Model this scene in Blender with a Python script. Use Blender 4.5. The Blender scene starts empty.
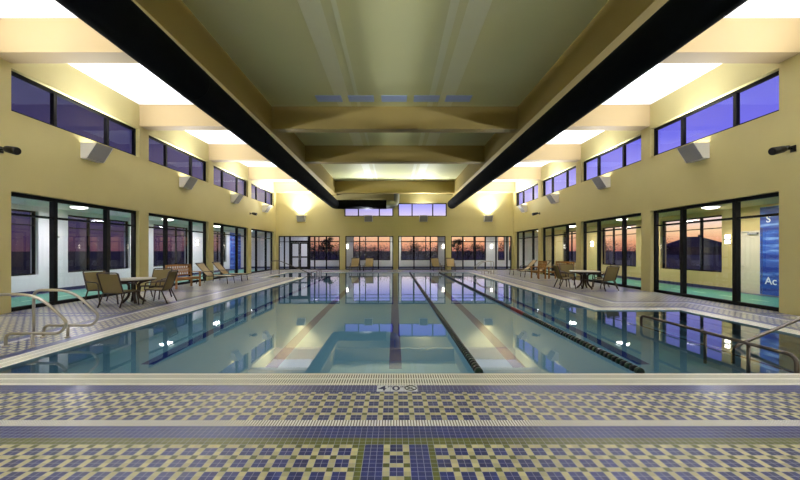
import bpy, bmesh, math, random
from mathutils import Vector, Matrix

S = bpy.context.scene
COL = S.collection
PI = math.pi
rnd = random.Random(7)

# ------------------------------------------------------------------ helpers
def lin(c):
    c = c / 255.0
    return c / 12.92 if c <= 0.04045 else ((c + 0.055) / 1.055) ** 2.4

def rgb(r, g, b):
    return (lin(r), lin(g), lin(b), 1.0)

def new_mat(name):
    m = bpy.data.materials.new(name)
    m.use_nodes = True
    nt = m.node_tree
    nt.nodes.clear()
    out = nt.nodes.new('ShaderNodeOutputMaterial')
    return m, nt, out

def paint(name, col, rough=0.6, var=0.06, scale=3.0, bump=0.0, metal=0.0, spec=0.4, bscale=60):
    m, nt, out = new_mat(name)
    p = nt.nodes.new('ShaderNodeBsdfPrincipled')
    p.inputs['Roughness'].default_value = rough
    p.inputs['Metallic'].default_value = metal
    p.inputs['Specular IOR Level'].default_value = spec
    tc = nt.nodes.new('ShaderNodeTexCoord')
    nz = nt.nodes.new('ShaderNodeTexNoise')
    nz.inputs['Scale'].default_value = scale
    nz.inputs['Detail'].default_value = 4
    nt.links.new(tc.outputs['Object'], nz.inputs['Vector'])
    mx = nt.nodes.new('ShaderNodeMix'); mx.data_type = 'RGBA'
    mx.inputs[6].default_value = tuple(c * (1 - var) for c in col[:3]) + (1,)
    mx.inputs[7].default_value = tuple(min(1, c * (1 + var)) for c in col[:3]) + (1,)
    nt.links.new(nz.outputs['Fac'], mx.inputs[0])
    nt.links.new(mx.outputs[2], p.inputs['Base Color'])
    if bump:
        n2 = nt.nodes.new('ShaderNodeTexNoise'); n2.inputs['Scale'].default_value = bscale
        nt.links.new(tc.outputs['Object'], n2.inputs['Vector'])
        b = nt.nodes.new('ShaderNodeBump'); b.inputs['Strength'].default_value = bump
        b.inputs['Distance'].default_value = 0.01
        nt.links.new(n2.outputs['Fac'], b.inputs['Height'])
        nt.links.new(b.outputs['Normal'], p.inputs['Normal'])
    nt.links.new(p.outputs[0], out.inputs[0])
    return m

def emit(name, col, strength):
    m, nt, out = new_mat(name)
    e = nt.nodes.new('ShaderNodeEmission')
    e.inputs[0].default_value = col; e.inputs[1].default_value = strength
    nt.links.new(e.outputs[0], out.inputs[0])
    return m

class NB:
    """tiny math-node builder"""
    def __init__(self, nt): self.nt = nt
    def m(self, op, a, b=None, c=None):
        n = self.nt.nodes.new('ShaderNodeMath'); n.operation = op
        for i, v in enumerate((a, b, c)):
            if v is None: continue
            if isinstance(v, (int, float)): n.inputs[i].default_value = v
            else: self.nt.links.new(v, n.inputs[i])
        return n.outputs[0]
    def mix(self, f, a, b):
        n = self.nt.nodes.new('ShaderNodeMix'); n.data_type = 'RGBA'
        for i, v in ((0, f), (6, a), (7, b)):
            if isinstance(v, (tuple, float, int)): n.inputs[i].default_value = v
            else: self.nt.links.new(v, n.inputs[i])
        return n.outputs[2]
    def pos(self):
        tc = self.nt.nodes.new('ShaderNodeTexCoord')
        s = self.nt.nodes.new('ShaderNodeSeparateXYZ')
        self.nt.links.new(tc.outputs['Object'], s.inputs[0])
        return s.outputs[0], s.outputs[1], s.outputs[2]

T = 0.0508
C_BLUE = rgb(40, 50, 116); C_CREAM = rgb(204, 198, 156); C_OLIVE = rgb(96, 102, 42); C_GROUT = rgb(184, 186, 204)

def tile_mat(name, mode, ox=0.0, oy=0.0):
    m, nt, out = new_mat(name); B = NB(nt)
    x, y, z = B.pos()
    u = B.m('DIVIDE', B.m('SUBTRACT', x, ox), T); v = B.m('DIVIDE', B.m('SUBTRACT', y, oy), T)
    iu = B.m('FLOOR', u); iv = B.m('FLOOR', v)
    fu = B.m('SUBTRACT', u, iu); fv = B.m('SUBTRACT', v, iv)
    gu = B.m('GREATER_THAN', B.m('ABSOLUTE', B.m('SUBTRACT', fu, 0.5)), 0.462)
    gv = B.m('GREATER_THAN', B.m('ABSOLUTE', B.m('SUBTRACT', fv, 0.5)), 0.462)
    g = B.m('MAXIMUM', gu, gv)
    if mode == 'check':
        a = B.m('LESS_THAN', B.m('FLOORED_MODULO', iu, 3.0), 0.5)
        b = B.m('LESS_THAN', B.m('FLOORED_MODULO', iv, 3.0), 0.5)
        c = B.mix(B.m('MAXIMUM', a, b), C_BLUE, C_CREAM)
        c = B.mix(B.m('MULTIPLY', a, b), c, C_OLIVE)
    elif mode == 'blue':
        c = B.mix(0.0, C_BLUE, C_BLUE)
    else:
        c = B.mix(0.0, C_OLIVE, C_OLIVE)
    cv = nt.nodes.new('ShaderNodeCombineXYZ')
    nt.links.new(iu, cv.inputs[0]); nt.links.new(iv, cv.inputs[1])
    wn = nt.nodes.new('ShaderNodeTexWhiteNoise'); wn.noise_dimensions = '2D'
    nt.links.new(cv.outputs[0], wn.inputs['Vector'])
    hs = nt.nodes.new('ShaderNodeHueSaturation')
    nt.links.new(c, hs.inputs['Color'])
    nt.links.new(B.m('MULTIPLY_ADD', wn.outputs['Value'], 0.34, 0.83), hs.inputs['Value'])
    col = B.mix(B.m('MULTIPLY', g, 0.8), hs.outputs[0], C_GROUT)
    p = nt.nodes.new('ShaderNodeBsdfPrincipled')
    nt.links.new(col, p.inputs['Base Color'])
    p.inputs['Roughness'].default_value = 0.3
    p.inputs['Specular IOR Level'].default_value = 0.65
    nt.links.new(p.outputs[0], out.inputs[0])
    return m

def grate_mat(name, axis, pitch, light, dark, duty=0.42, rows=None):
    m, nt, out = new_mat(name); B = NB(nt)
    x, y, z = B.pos()
    u = x if axis == 'x' else y
    f = B.m('FRACT', B.m('DIVIDE', u, pitch))
    slot = B.m('LESS_THAN', f, duty)
    if rows:
        w = y if axis == 'x' else x
        fr = B.m('FRACT', B.m('DIVIDE', B.m('SUBTRACT', w, rows[1]), rows[0]))
        slot = B.m('MULTIPLY', slot, B.m('GREATER_THAN', fr, 0.22))
    c = B.mix(slot, light, dark)
    p = nt.nodes.new('ShaderNodeBsdfPrincipled')
    nt.links.new(c, p.inputs['Base Color'])
    p.inputs['Roughness'].default_value = 0.45
    nt.links.new(p.outputs[0], out.inputs[0])
    return m

# ------------------------------------------------------------------ mesh builder
class MB:
    def __init__(self):
        self.v = []; self.f = []; self.mi = []; self.sm = []; self.cur = 0
    def add(self, vs, fs, smooth=False):
        o = len(self.v); self.v += [tuple(p) for p in vs]
        for f in fs:
            self.f.append([i + o for i in f]); self.mi.append(self.cur); self.sm.append(smooth)
        return self
    def box(self, x0, x1, y0, y1, z0, z1, M=None):
        vs = [Vector((x, y, z)) for z in (z0, z1) for y in (y0, y1) for x in (x0, x1)]
        if M: vs = [M @ p for p in vs]
        return self.add(vs, [(0, 2, 3, 1), (4, 5, 7, 6), (0, 1, 5, 4), (2, 6, 7, 3), (0, 4, 6, 2), (1, 3, 7, 5)])
    def bar(self, a, b, w, h, up=(0, 0, 1)):
        a = Vector(a); b = Vector(b); d = (b - a).normalized(); up = Vector(up)
        if abs(d.dot(up)) > 0.98: up = Vector((0, 1, 0))
        s = d.cross(up).normalized(); t = s.cross(d).normalized()
        vs = []
        for p in (a, b):
            for (i, j) in ((-1, -1), (1, -1), (1, 1), (-1, 1)):
                vs.append(p + s * i * w / 2 + t * j * h / 2)
        return self.add(vs, [(0, 1, 2, 3)[::-1], (4, 5, 6, 7), (0, 1, 5, 4), (1, 2, 6, 5), (2, 3, 7, 6), (3, 0, 4, 7)])
    def tube(self, pts, r, n=10, caps=True):
        pts = [Vector(p) for p in pts]; k = len(pts)
        rs = r if isinstance(r, (list, tuple)) else [r] * k
        tan = []
        for i in range(k):
            d = pts[min(i + 1, k - 1)] - pts[max(i - 1, 0)]
            tan.append(d.normalized())
        ref = Vector((0, 0, 1)) if abs(tan[0].z) < 0.9 else Vector((1, 0, 0))
        s = tan[0].cross(ref).normalized()
        vs = []
        for i in range(k):
            s = (s - tan[i] * s.dot(tan[i])).normalized(); t = tan[i].cross(s)
            for j in range(n):
                a = 2 * PI * j / n
                vs.append(pts[i] + (s * math.cos(a) + t * math.sin(a)) * rs[i])
        fs = []
        for i in range(k - 1):
            for j in range(n):
                j2 = (j + 1) % n
                fs.append((i * n + j, i * n + j2, (i + 1) * n + j2, (i + 1) * n + j))
        self.add(vs, fs, True)
        if caps:
            o = len(self.v) - len(vs)
            self.f.append([o + j for j in range(n)][::-1]); self.f.append([o + (k - 1) * n + j for j in range(n)])
            self.mi += [self.cur] * 2; self.sm += [False] * 2
        return self
    def lathe(self, prof, n=32, c=(0, 0, 0)):
        vs = []; fs = []
        for (r, z) in prof:
            for j in range(n):
                a = 2 * PI * j / n
                vs.append((c[0] + r * math.cos(a), c[1] + r * math.sin(a), c[2] + z))
        k = len(prof)
        for i in range(k - 1):
            for j in range(n):
                j2 = (j + 1) % n
                fs.append((i * n + j, i * n + j2, (i + 1) * n + j2, (i + 1) * n + j))
        fs.append(tuple(range(n))[::-1]); fs.append(tuple((k - 1) * n + j for j in range(n)))
        return self.add(vs, fs, False)
    def sheet(self, rows, th=0.0):
        """rows: list of point rows -> surface; th: thickness"""
        R = len(rows); Cn = len(rows[0])
        vs = [Vector(p) for r in rows for p in r]
        fs = [(i * Cn + j, i * Cn + j + 1, (i + 1) * Cn + j + 1, (i + 1) * Cn + j) for i in range(R - 1) for j in range(Cn - 1)]
        if not th: return self.add(vs, fs, True)
        n = (vs[1] - vs[0]).cross(vs[Cn] - vs[0]).normalized() * th
        N = len(vs)
        vs2 = vs + [p - n for p in vs]
        fs2 = list(fs) + [tuple(q + N for q in reversed(f)) for f in fs]
        edge = [(0, j) for j in range(Cn)] + [(i, Cn - 1) for i in range(1, R)] + [(R - 1, j) for j in range(Cn - 2, -1, -1)] + [(i, 0) for i in range(R - 2, 0, -1)]
        ids = [i * Cn + j for i, j in edge]
        for a, b in zip(ids, ids[1:] + ids[:1]): fs2.append((b, a, a + N, b + N))
        return self.add(vs2, fs2, False)
    def build(self, name, mat, parent=None, bevel=0.0, auto=True):
        me = bpy.data.meshes.new(name)
        me.from_pydata(self.v, [], self.f)
        mats = mat if isinstance(mat, (list, tuple)) else [mat]
        for m in mats: me.materials.append(m)
        me.polygons.foreach_set('material_index', self.mi)
        me.polygons.foreach_set('use_smooth', self.sm)
        me.update()
        bm = bmesh.new(); bm.from_mesh(me)
        bmesh.ops.recalc_face_normals(bm, faces=bm.faces)
        bm.to_mesh(me); bm.free()
        o = bpy.data.objects.new(name, me); COL.objects.link(o)
        if parent: o.parent = parent
        if bevel:
            b = o.modifiers.new('bevel', 'BEVEL'); b.width = bevel; b.segments = 2; b.limit_method = 'ANGLE'
        return o

def empty(name, loc=(0, 0, 0), rz=0.0):
    o = bpy.data.objects.new(name, None); COL.objects.link(o)
    o.location = loc; o.rotation_euler = (0, 0, rz); o.empty_display_size = 0.1
    return o

def tag(o, label=None, cat=None, group=None, kind=None):
    if label: o['label'] = label
    if cat: o['category'] = cat
    if group: o['group'] = group
    if kind: o['kind'] = kind
    return o

def struct(o):
    o['kind'] = 'structure'; return o

def copy_tree(o, parent=None):
    c = o.copy(); COL.objects.link(c); c.parent = parent
    for ch in list(o.children): copy_tree(ch, c)
    return c

def fillet(pts, rad, n=6):
    pts = [Vector(p) for p in pts]; out = [pts[0]]
    for i in range(1, len(pts) - 1):
        a, b, c = pts[i - 1], pts[i], pts[i + 1]
        r = rad[i - 1] if isinstance(rad, (list, tuple)) else rad
        d1 = (a - b); d2 = (c - b)
        r = min(r, d1.length * 0.49, d2.length * 0.49)
        p0 = b + d1.normalized() * r; p1 = b + d2.normalized() * r
        for k in range(n + 1):
            t = k / n
            out.append(p0 * (1 - t) ** 2 + b * 2 * t * (1 - t) + p1 * t * t)
    out.append(pts[-1])
    return out

def text_mesh(name, s, size, mat, parent, M, extrude=0.002):
    cu = bpy.data.curves.new(name, 'FONT'); cu.body = s; cu.size = size; cu.extrude = extrude
    cu.align_x = 'LEFT'; cu.offset = size * 0.012
    tmp = bpy.data.objects.new('tmp_text', cu); COL.objects.link(tmp)
    dg = bpy.context.evaluated_depsgraph_get(); dg.update()
    me = bpy.data.meshes.new_from_object(tmp.evaluated_get(dg))
    bpy.data.objects.remove(tmp); bpy.data.curves.remove(cu)
    me.transform(M); me.materials.clear(); me.materials.append(mat)
    o = bpy.data.objects.new(name, me); COL.objects.link(o); o.parent = parent
    return o

ORD = ['first', 'second', 'third', 'fourth', 'fifth', 'sixth', 'seventh', 'eighth', 'ninth', 'tenth', 'eleventh', 'twelfth', 'thirteenth', 'fourteenth', 'fifteenth']

# ------------------------------------------------------------------ materials
M_WALL = paint('mustard_wall_paint', rgb(192, 181, 124), 0.75, 0.05, 1.2, 0.05)
M_BEAM = paint('beam_paint', rgb(158, 138, 98), 0.75, 0.04, 1.2, 0.05)
M_GIRDER = paint('girder_paint', rgb(164, 144, 82), 0.75, 0.04, 1.2)
M_CEILW = paint('white_ceiling_paint', rgb(236, 234, 236), 0.8, 0.02)
M_CEILC = paint('green_ceiling_paint', rgb(226, 226, 166), 0.62, 0.03, 0.7)  # same yellow paint, with greenish bounce light put into the base colour
M_STREAK = paint('pale_ceiling_strip_paint', rgb(238, 240, 196), 0.6, 0.03)  # lighter tone stands in for streaks of reflected light
M_PATCH = paint('pale_blue_panel', rgb(190, 212, 255), 0.4, 0.03)
M_WHITE = paint('white_wall_paint', rgb(228, 228, 230), 0.7, 0.03)
M_BEIGE = paint('beige_corridor_paint', rgb(206, 186, 128), 0.7, 0.04)
M_BLACK = paint('black_metal', rgb(9, 9, 12), 0.6, 0.1, spec=.2)
M_DUCT = paint('black_duct_fabric', rgb(10, 13, 15), 0.9, 0.2, 2.0, spec=0.08)
M_GALV = paint('galvanised_metal', rgb(150, 156, 148), 0.4, 0.1, metal=0.4)
M_GREY = paint('grey_housing', rgb(150, 150, 150), 0.5, 0.04)
M_WHITEM = paint('white_metal', rgb(236, 236, 236), 0.5, 0.02)
M_STEEL = paint('satin_rail_metal', rgb(172, 166, 150), 0.32, 0.08, metal=0.6)
M_DSTEEL = paint('dark_rail_metal', rgb(88, 82, 76), 0.3, 0.08, metal=0.5)
M_BRONZE = paint('brown_chair_tube', rgb(52, 36, 26), 0.4, 0.1)
M_SLING = paint('olive_sling_fabric', rgb(112, 98, 58), 0.8, 0.12, 40, 0.1, bscale=300)
M_SLINGT = paint('tan_sling_fabric', rgb(158, 138, 100), 0.8, 0.1, 40, 0.1, bscale=300)
M_TTOP = paint('pale_tabletop', rgb(190, 184, 172), 0.35, 0.06, 20)
M_WOOD = paint('teak_wood', rgb(150, 104, 54), 0.55, 0.22, 9, 0.1)
M_WOOD2 = paint('golden_wood', rgb(156, 110, 52), 0.55, 0.22, 9, 0.1)
M_DARKGND = paint('dusk_ground', rgb(40, 34, 38), 0.9, 0.3, 0.2)
M_TREE = paint('dark_foliage', rgb(30, 32, 26), 0.9, 0.3, 4)
M_TRUNK = paint('dark_bark', rgb(36, 28, 24), 0.9, 0.2, 6)
M_HROOF = paint('slate_roof', rgb(64, 60, 70), 0.8, 0.1)
M_HWALL = paint('house_wall', rgb(96, 84, 84), 0.8, 0.1)
M_NAVY = paint('navy_ink', rgb(24, 30, 92), 0.4, 0.05)
M_PLATE = paint('pale_marker_tile', rgb(232, 236, 244), 0.35, 0.04, 20)
M_LETTER = paint('white_lettering', rgb(240, 244, 255), 0.5, 0.01)
M_DOORW = paint('cream_door_paint', rgb(214, 204, 180), 0.5, 0.02)
M_PLASTER = paint('pool_plaster', rgb(136, 171, 190), 0.7, 0.06, 1.5)
M_LANE = paint('lane_line_tile', rgb(34, 44, 120), 0.6, 0.1, 8)
M_BASE = paint('dark_blue_base', rgb(44, 50, 92), 0.5, 0.1)
M_CAM = paint('black_plastic', rgb(10, 10, 12), 0.35, 0.1)
M_FGREEN = paint('dark_green_float', rgb(16, 44, 30), 0.4, 0.1)
M_FBLACK = paint('black_float', rgb(12, 14, 20), 0.4, 0.1)
M_FBLUE = paint('navy_float', rgb(24, 28, 70), 0.4, 0.1)
M_FRED = paint('red_float', rgb(120, 26, 30), 0.4, 0.1)
M_LAMP = emit('uplight_lens', (1.0, 0.97, 0.92, 1), 12)
M_SCON = emit('sconce_glow', (1.0, 0.9, 0.72, 1), 9)
M_CLAMP = emit('ceiling_lamp_glow', (1.0, 0.95, 0.85, 1), 8)

def glass_mat():
    m, nt, out = new_mat('window_glass')
    tr = nt.nodes.new('ShaderNodeBsdfTransparent'); tr.inputs[0].default_value = (0.93, 0.95, 0.97, 1)
    gl = nt.nodes.new('ShaderNodeBsdfGlossy'); gl.inputs['Roughness'].default_value = 0.0
    lw = nt.nodes.new('ShaderNodeLayerWeight'); lw.inputs[0].default_value = 0.5
    B = NB(nt)
    fac = B.m('MULTIPLY_ADD', B.m('POWER', lw.outputs['Facing'], 4.0), 0.9, 0.07)
    mx = nt.nodes.new('ShaderNodeMixShader')
    nt.links.new(fac, mx.inputs[0]); nt.links.new(tr.outputs[0], mx.inputs[1]); nt.links.new(gl.outputs[0], mx.inputs[2])
    nt.links.new(mx.outputs[0], out.inputs[0])
    return m
M_GLASS = glass_mat()

def water_mat():
    m, nt, out = new_mat('pool_water_surface')
    tc = nt.nodes.new('ShaderNodeTexCoord')
    nz = nt.nodes.new('ShaderNodeTexNoise'); nz.inputs['Scale'].default_value = 0.9; nz.inputs['Detail'].default_value = 2
    nt.links.new(tc.outputs['Object'], nz.inputs['Vector'])
    bp = nt.nodes.new('ShaderNodeBump'); bp.inputs['Strength'].default_value = 0.02; bp.inputs['Distance'].default_value = 0.02
    nt.links.new(nz.outputs['Fac'], bp.inputs['Height'])
    rf = nt.nodes.new('ShaderNodeBsdfRefraction'); rf.inputs['IOR'].default_value = 1.33
    rf.inputs['Roughness'].default_value = 0.0; rf.inputs[0].default_value = (0.86, 0.97, 0.98, 1)
    gl = nt.nodes.new('ShaderNodeBsdfGlossy'); gl.inputs['Roughness'].default_value = 0.02
    gl.inputs[0].default_value = (0.95, 0.97, 1.0, 1)
    fr = nt.nodes.new('ShaderNodeFresnel'); fr.inputs[0].default_value = 1.33
    B = NB(nt)
    fac = B.m('MINIMUM', B.m('MULTIPLY_ADD', fr.outputs[0], 1.15, 0.02), 1.0)
    mx = nt.nodes.new('ShaderNodeMixShader')
    nt.links.new(bp.outputs[0], gl.inputs['Normal'])
    nt.links.new(fac, mx.inputs[0]); nt.links.new(rf.outputs[0], mx.inputs[1]); nt.links.new(gl.outputs[0], mx.inputs[2])
    nt.links.new(mx.outputs[0], out.inputs[0])
    return m
M_WATER = water_mat()

def track_mat():
    m, nt, out = new_mat('green_track_floor'); B = NB(nt)
    x, y, z = B.pos()
    ax = B.m('ABSOLUTE', x)
    green = B.m('MULTIPLY', B.m('GREATER_THAN', ax, 10.35), B.m('LESS_THAN', ax, 12.75))
    c = B.mix(green, rgb(70, 82, 118), rgb(66, 152, 126))
    ln = B.m('LESS_THAN', B.m('ABSOLUTE', B.m('SUBTRACT', ax, 11.55)), 0.05)
    dash = B.m('LESS_THAN', B.m('FRACT', B.m('DIVIDE', y, 1.1)), 0.5)
    c = B.mix(B.m('MULTIPLY', ln, dash), c, rgb(190, 226, 190))
    far = B.m('GREATER_THAN', y, 29.3)
    c = B.mix(far, c, rgb(92, 104, 132))
    p = nt.nodes.new('ShaderNodeBsdfPrincipled'); p.inputs['Roughness'].default_value = 0.35
    nt.links.new(c, p.inputs['Base Color']); nt.links.new(p.outputs[0], out.inputs[0])
    return m
M_TRACK = track_mat()

def banner_mat():
    m, nt, out = new_mat('blue_banner_print'); B = NB(nt)
    tc = nt.nodes.new('ShaderNodeTexCoord')
    mp = nt.nodes.new('ShaderNodeMapping'); mp.inputs['Rotation'].default_value = (0.6, 0, 0)
    mp.inputs['Scale'].default_value = (1, 0.5, 4.0)
    nt.links.new(tc.outputs['Object'], mp.inputs[0])
    nz = nt.nodes.new('ShaderNodeTexNoise'); nz.inputs['Scale'].default_value = 1.6; nz.inputs['Detail'].default_value = 5
    nt.links.new(mp.outputs[0], nz.inputs['Vector'])
    cr = nt.nodes.new('ShaderNodeValToRGB')
    cr.color_ramp.elements[0].position = 0.38; cr.color_ramp.elements[0].color = rgb(24, 52, 150)
    cr.color_ramp.elements[1].position = 0.72; cr.color_ramp.elements[1].color = rgb(140, 180, 236)
    e = cr.color_ramp.elements.new(0.55); e.color = rgb(50, 96, 190)
    nt.links.new(nz.outputs['Fac'], cr.inputs[0])
    p = nt.nodes.new('ShaderNodeBsdfPrincipled'); p.inputs['Roughness'].default_value = 0.5
    nt.links.new(cr.outputs[0], p.inputs['Base Color']); nt.links.new(p.outputs[0], out.inputs[0])
    return m
M_BANNER = banner_mat()

# ------------------------------------------------------------------ dimensions
W = 9.75          # inner face of the side walls
TH = 0.30         # wall thickness
GL = 9.94         # glass plane of the side windows
YF = 29.26        # inner face of the far wall
YB = -1.5         # inner face of the back wall
XO = 13.10        # inner face of the corridor's outer wall
YO = 32.40        # inner face of the far outer wall
HL = 3.09         # lintel
CS, CT = 5.13, 6.22   # clerestory
HB = 6.33         # soffit of the side beams
HC = 7.15         # ceiling
HK = 3.20         # corridor ceiling
BAYS = [(4.00, 8.52), (9.03, 13.57), (14.08, 18.62), (19.13, 23.67), (24.18, 28.72)]
PIERS = [(8.52, 9.03), (13.57, 14.08), (18.62, 19.13), (23.67, 24.18), (28.72, 29.26)]

# ------------------------------------------------------------------ pool outline and floor
POOL = [(-5.3, 4.57), (7.55, 4.57), (7.55, 9.44), (5.3, 9.44), (5.3, 25.5), (-7.55, 25.5), (-7.55, 20.9), (-5.3, 20.9)]

def offset(poly, d):
    n = len(poly); out = []
    for i in range(n):
        p0, p1, p2 = poly[i - 1], poly[i], poly[(i + 1) % n]
        x, y = p1
        for (a, b) in ((p0, p1), (p1, p2)):
            dx, dy = b[0] - a[0], b[1] - a[1]
            L = math.hypot(dx, dy); nx, ny = dy / L, -dx / L    # outward for a counter-clockwise outline
            x += nx * d; y += ny * d
        out.append((x, y))
    return out

def inside(poly, x, y):
    c = False; n = len(poly)
    for i in range(n):
        (x1, y1), (x2, y2) = poly[i], poly[(i + 1) % n]
        if (y1 > y) != (y2 > y) and x < (x2 - x1) * (y - y1) / (y2 - y1) + x1: c = not c
    return c

OFF = [0.0, 0.40, 0.603, 1.257, 1.37, 1.573, 1.675]
RINGS = [offset(POOL, d) for d in OFF]
XE = 10.05
xs = {-XE, XE}; ys = {YB, YF + TH}
for r in RINGS:
    for (x, y) in r: xs.add(round(x, 4)); ys.add(round(y, 4))
PANX = [-6 * T, -5 * T, -2 * T, 2 * T, 5 * T, 6 * T]
for x in PANX: xs.add(round(x, 4))
PANY = []
for (a, b) in PIERS[:4]:
    c = (a + b) / 2
    PANY.append((c - 5 * T, c - 2 * T, c + 2 * T, c + 5 * T))
    for q in PANY[-1]: ys.add(round(q, 4))
xs = sorted(x for x in xs if -XE <= x <= XE); ys = sorted(y for y in ys if YB <= y <= YF + TH)

F_MATS = [tile_mat('tile_check_deck', 'check', 2 * T, 2.895 - T),
          tile_mat('tile_check_strip', 'check', -0.5 * T, 3.313 + 2 * T),
          tile_mat('tile_check_panel', 'check', -2 * T, 2.895),
          tile_mat('tile_blue_band', 'blue', 0, 3.2),
          tile_mat('tile_olive_band', 'olive', 0, 3.2),
          tile_mat('tile_blue_panel', 'blue', 0, 2.895)]
G_L, G_D = rgb(248, 248, 240), rgb(104, 106, 92)
G_MATS = [grate_mat('gutter_slots_x', 'x', 0.031, G_L, G_D, 0.42, (0.17, 4.19)), grate_mat('gutter_slots_y', 'y', 0.031, G_L, G_D, 0.30, (0.17, 5.35))]
D_MATS = [grate_mat('drain_slots_x', 'x', 0.026, rgb(252, 252, 252), rgb(120, 114, 104), 0.33), grate_mat('drain_slots_y', 'y', 0.026, rgb(252, 252, 252), rgb(120, 114, 104), 0.33)]

fl, gr, dr = MB(), MB(), MB()
for i in range(len(xs) - 1):
    for j in range(len(ys) - 1):
        x0, x1, y0, y1 = xs[i], xs[i + 1], ys[j], ys[j + 1]
        cx, cy = (x0 + x1) / 2, (y0 + y1) / 2
        if inside(RINGS[0], cx, cy): continue
        k = len(OFF)
        for q in range(1, len(OFF)):
            if inside(RINGS[q], cx, cy): k = q; break
        quad = [(x0, y0, 0), (x1, y0, 0), (x1, y1, 0), (x0, y1, 0)]
        # does the nearest pool edge run along x?
        best = None
        for a, b in zip(POOL, POOL[1:] + POOL[:1]):
            px = min(max(cx, min(a[0], b[0])), max(a[0], b[0])); py = min(max(cy, min(a[1], b[1])), max(a[1], b[1]))
            d = max(abs(px - cx), abs(py - cy)) + 0.01 * min(abs(px - cx), abs(py - cy))
            if best is None or d < best[0]: best = (d, abs(a[1] - b[1]) < 1e-6)
        alongx = best[1]
        if k == 1:
            gr.cur = 0 if alongx else 1; gr.add(quad, [(0, 1, 2, 3)]); continue
        if k == 4:
            dr.cur = 0 if alongx else 1; dr.add(quad, [(0, 1, 2, 3)]); continue
        mi = {2: 3, 3: 1, 5: 3, 6: 4}.get(k, 0)
        if k == len(OFF):
            if cy < 3 and abs(cx) < 6 * T:
                a = abs(cx)
                mi = 4 if a > 5 * T else (5 if a > 2 * T else 2)
            elif abs(cx) > 6.9 and cy > 3:
                for (p0, p1, p2, p3) in PANY:
                    if p0 < cy < p1 or p2 < cy < p3: mi = 5
        fl.cur = mi; fl.add(quad, [(0, 1, 2, 3)])
struct(fl.build('floor', F_MATS))
tag(gr.build('gutter_grate', G_MATS), 'cream slotted gutter grate edging the pool at the waterline', 'grate')
tag(dr.build('trench_drain', D_MATS), 'thin white slotted drain strip crossing the patterned tile deck', 'drain')

tk = MB()
for (x0, x1, y0, y1) in ((-XO - TH, -XE, YB, YF + TH), (XE, XO + TH, YB, YF + TH), (-XO - TH, XO + TH, YF + TH, YO + TH)):
    tk.add([(x0, y0, 0), (x1, y0, 0), (x1, y1, 0), (x0, y1, 0)], [(0, 1, 2, 3)])
struct(tk.build('floor_corridor', M_TRACK))

# pool basin
DEP = -1.25
ba = MB()
bxs = sorted({-7.55, -5.3, 5.3, 7.55, 0.0} | {round(c + s, 3) for c in (-4.24, -2.12, 0, 2.12, 4.24) for s in (-.11, .11)})
bys = sorted({4.57, 6.07, 9.44, 20.9, 24.0, 25.5})
for i in range(len(bxs) - 1):
    for j in range(len(bys) - 1):
        cx, cy = (bxs[i] + bxs[i + 1]) / 2, (bys[j] + bys[j + 1]) / 2
        if not inside(POOL, cx, cy): continue
        lane = 6.07 < cy < 24 and min(abs(cx - c) for c in (-4.24, -2.12, 0, 2.12, 4.24)) < .11
        ba.cur = 1 if lane else 0
        ba.add([(bxs[i], bys[j], DEP), (bxs[i + 1], bys[j], DEP), (bxs[i + 1], bys[j + 1], DEP), (bxs[i], bys[j + 1], DEP)], [(0, 1, 2, 3)])
ba.cur = 0
for a, b in zip(POOL, POOL[1:] + POOL[:1]):
    ba.add([(a[0], a[1], 0), (b[0], b[1], 0), (b[0], b[1], DEP), (a[0], a[1], DEP)], [(0, 1, 2, 3)])
for k in range(4):   # entry steps in the near right and the far left alcoves
    z = -0.22 - 0.24 * k
    ba.box(7.55 - 0.38 * (k + 1), 7.55 - 0.38 * k, 4.6, 9.4, DEP, z)
    ba.box(-7.55 + 0.38 * k, -7.55 + 0.38 * (k + 1), 20.93, 25.47, DEP, z)
struct(ba.build('pool_basin', [M_PLASTER, M_LANE]))
wt = MB()
for (x0, x1, y0, y1) in ((-5.3, 5.3, 4.57, 25.5), (5.3, 7.55, 4.57, 9.44), (-7.55, -5.3, 20.9, 25.5)):
    wt.add([(x0, y0, -.025), (x1, y0, -.025), (x1, y1, -.025), (x0, y1, -.025)], [(0, 1, 2, 3)])
tag(wt.build('pool_water', M_WATER), 'still teal swimming pool water mirroring the windows and ceiling', 'water', kind='stuff')

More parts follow.
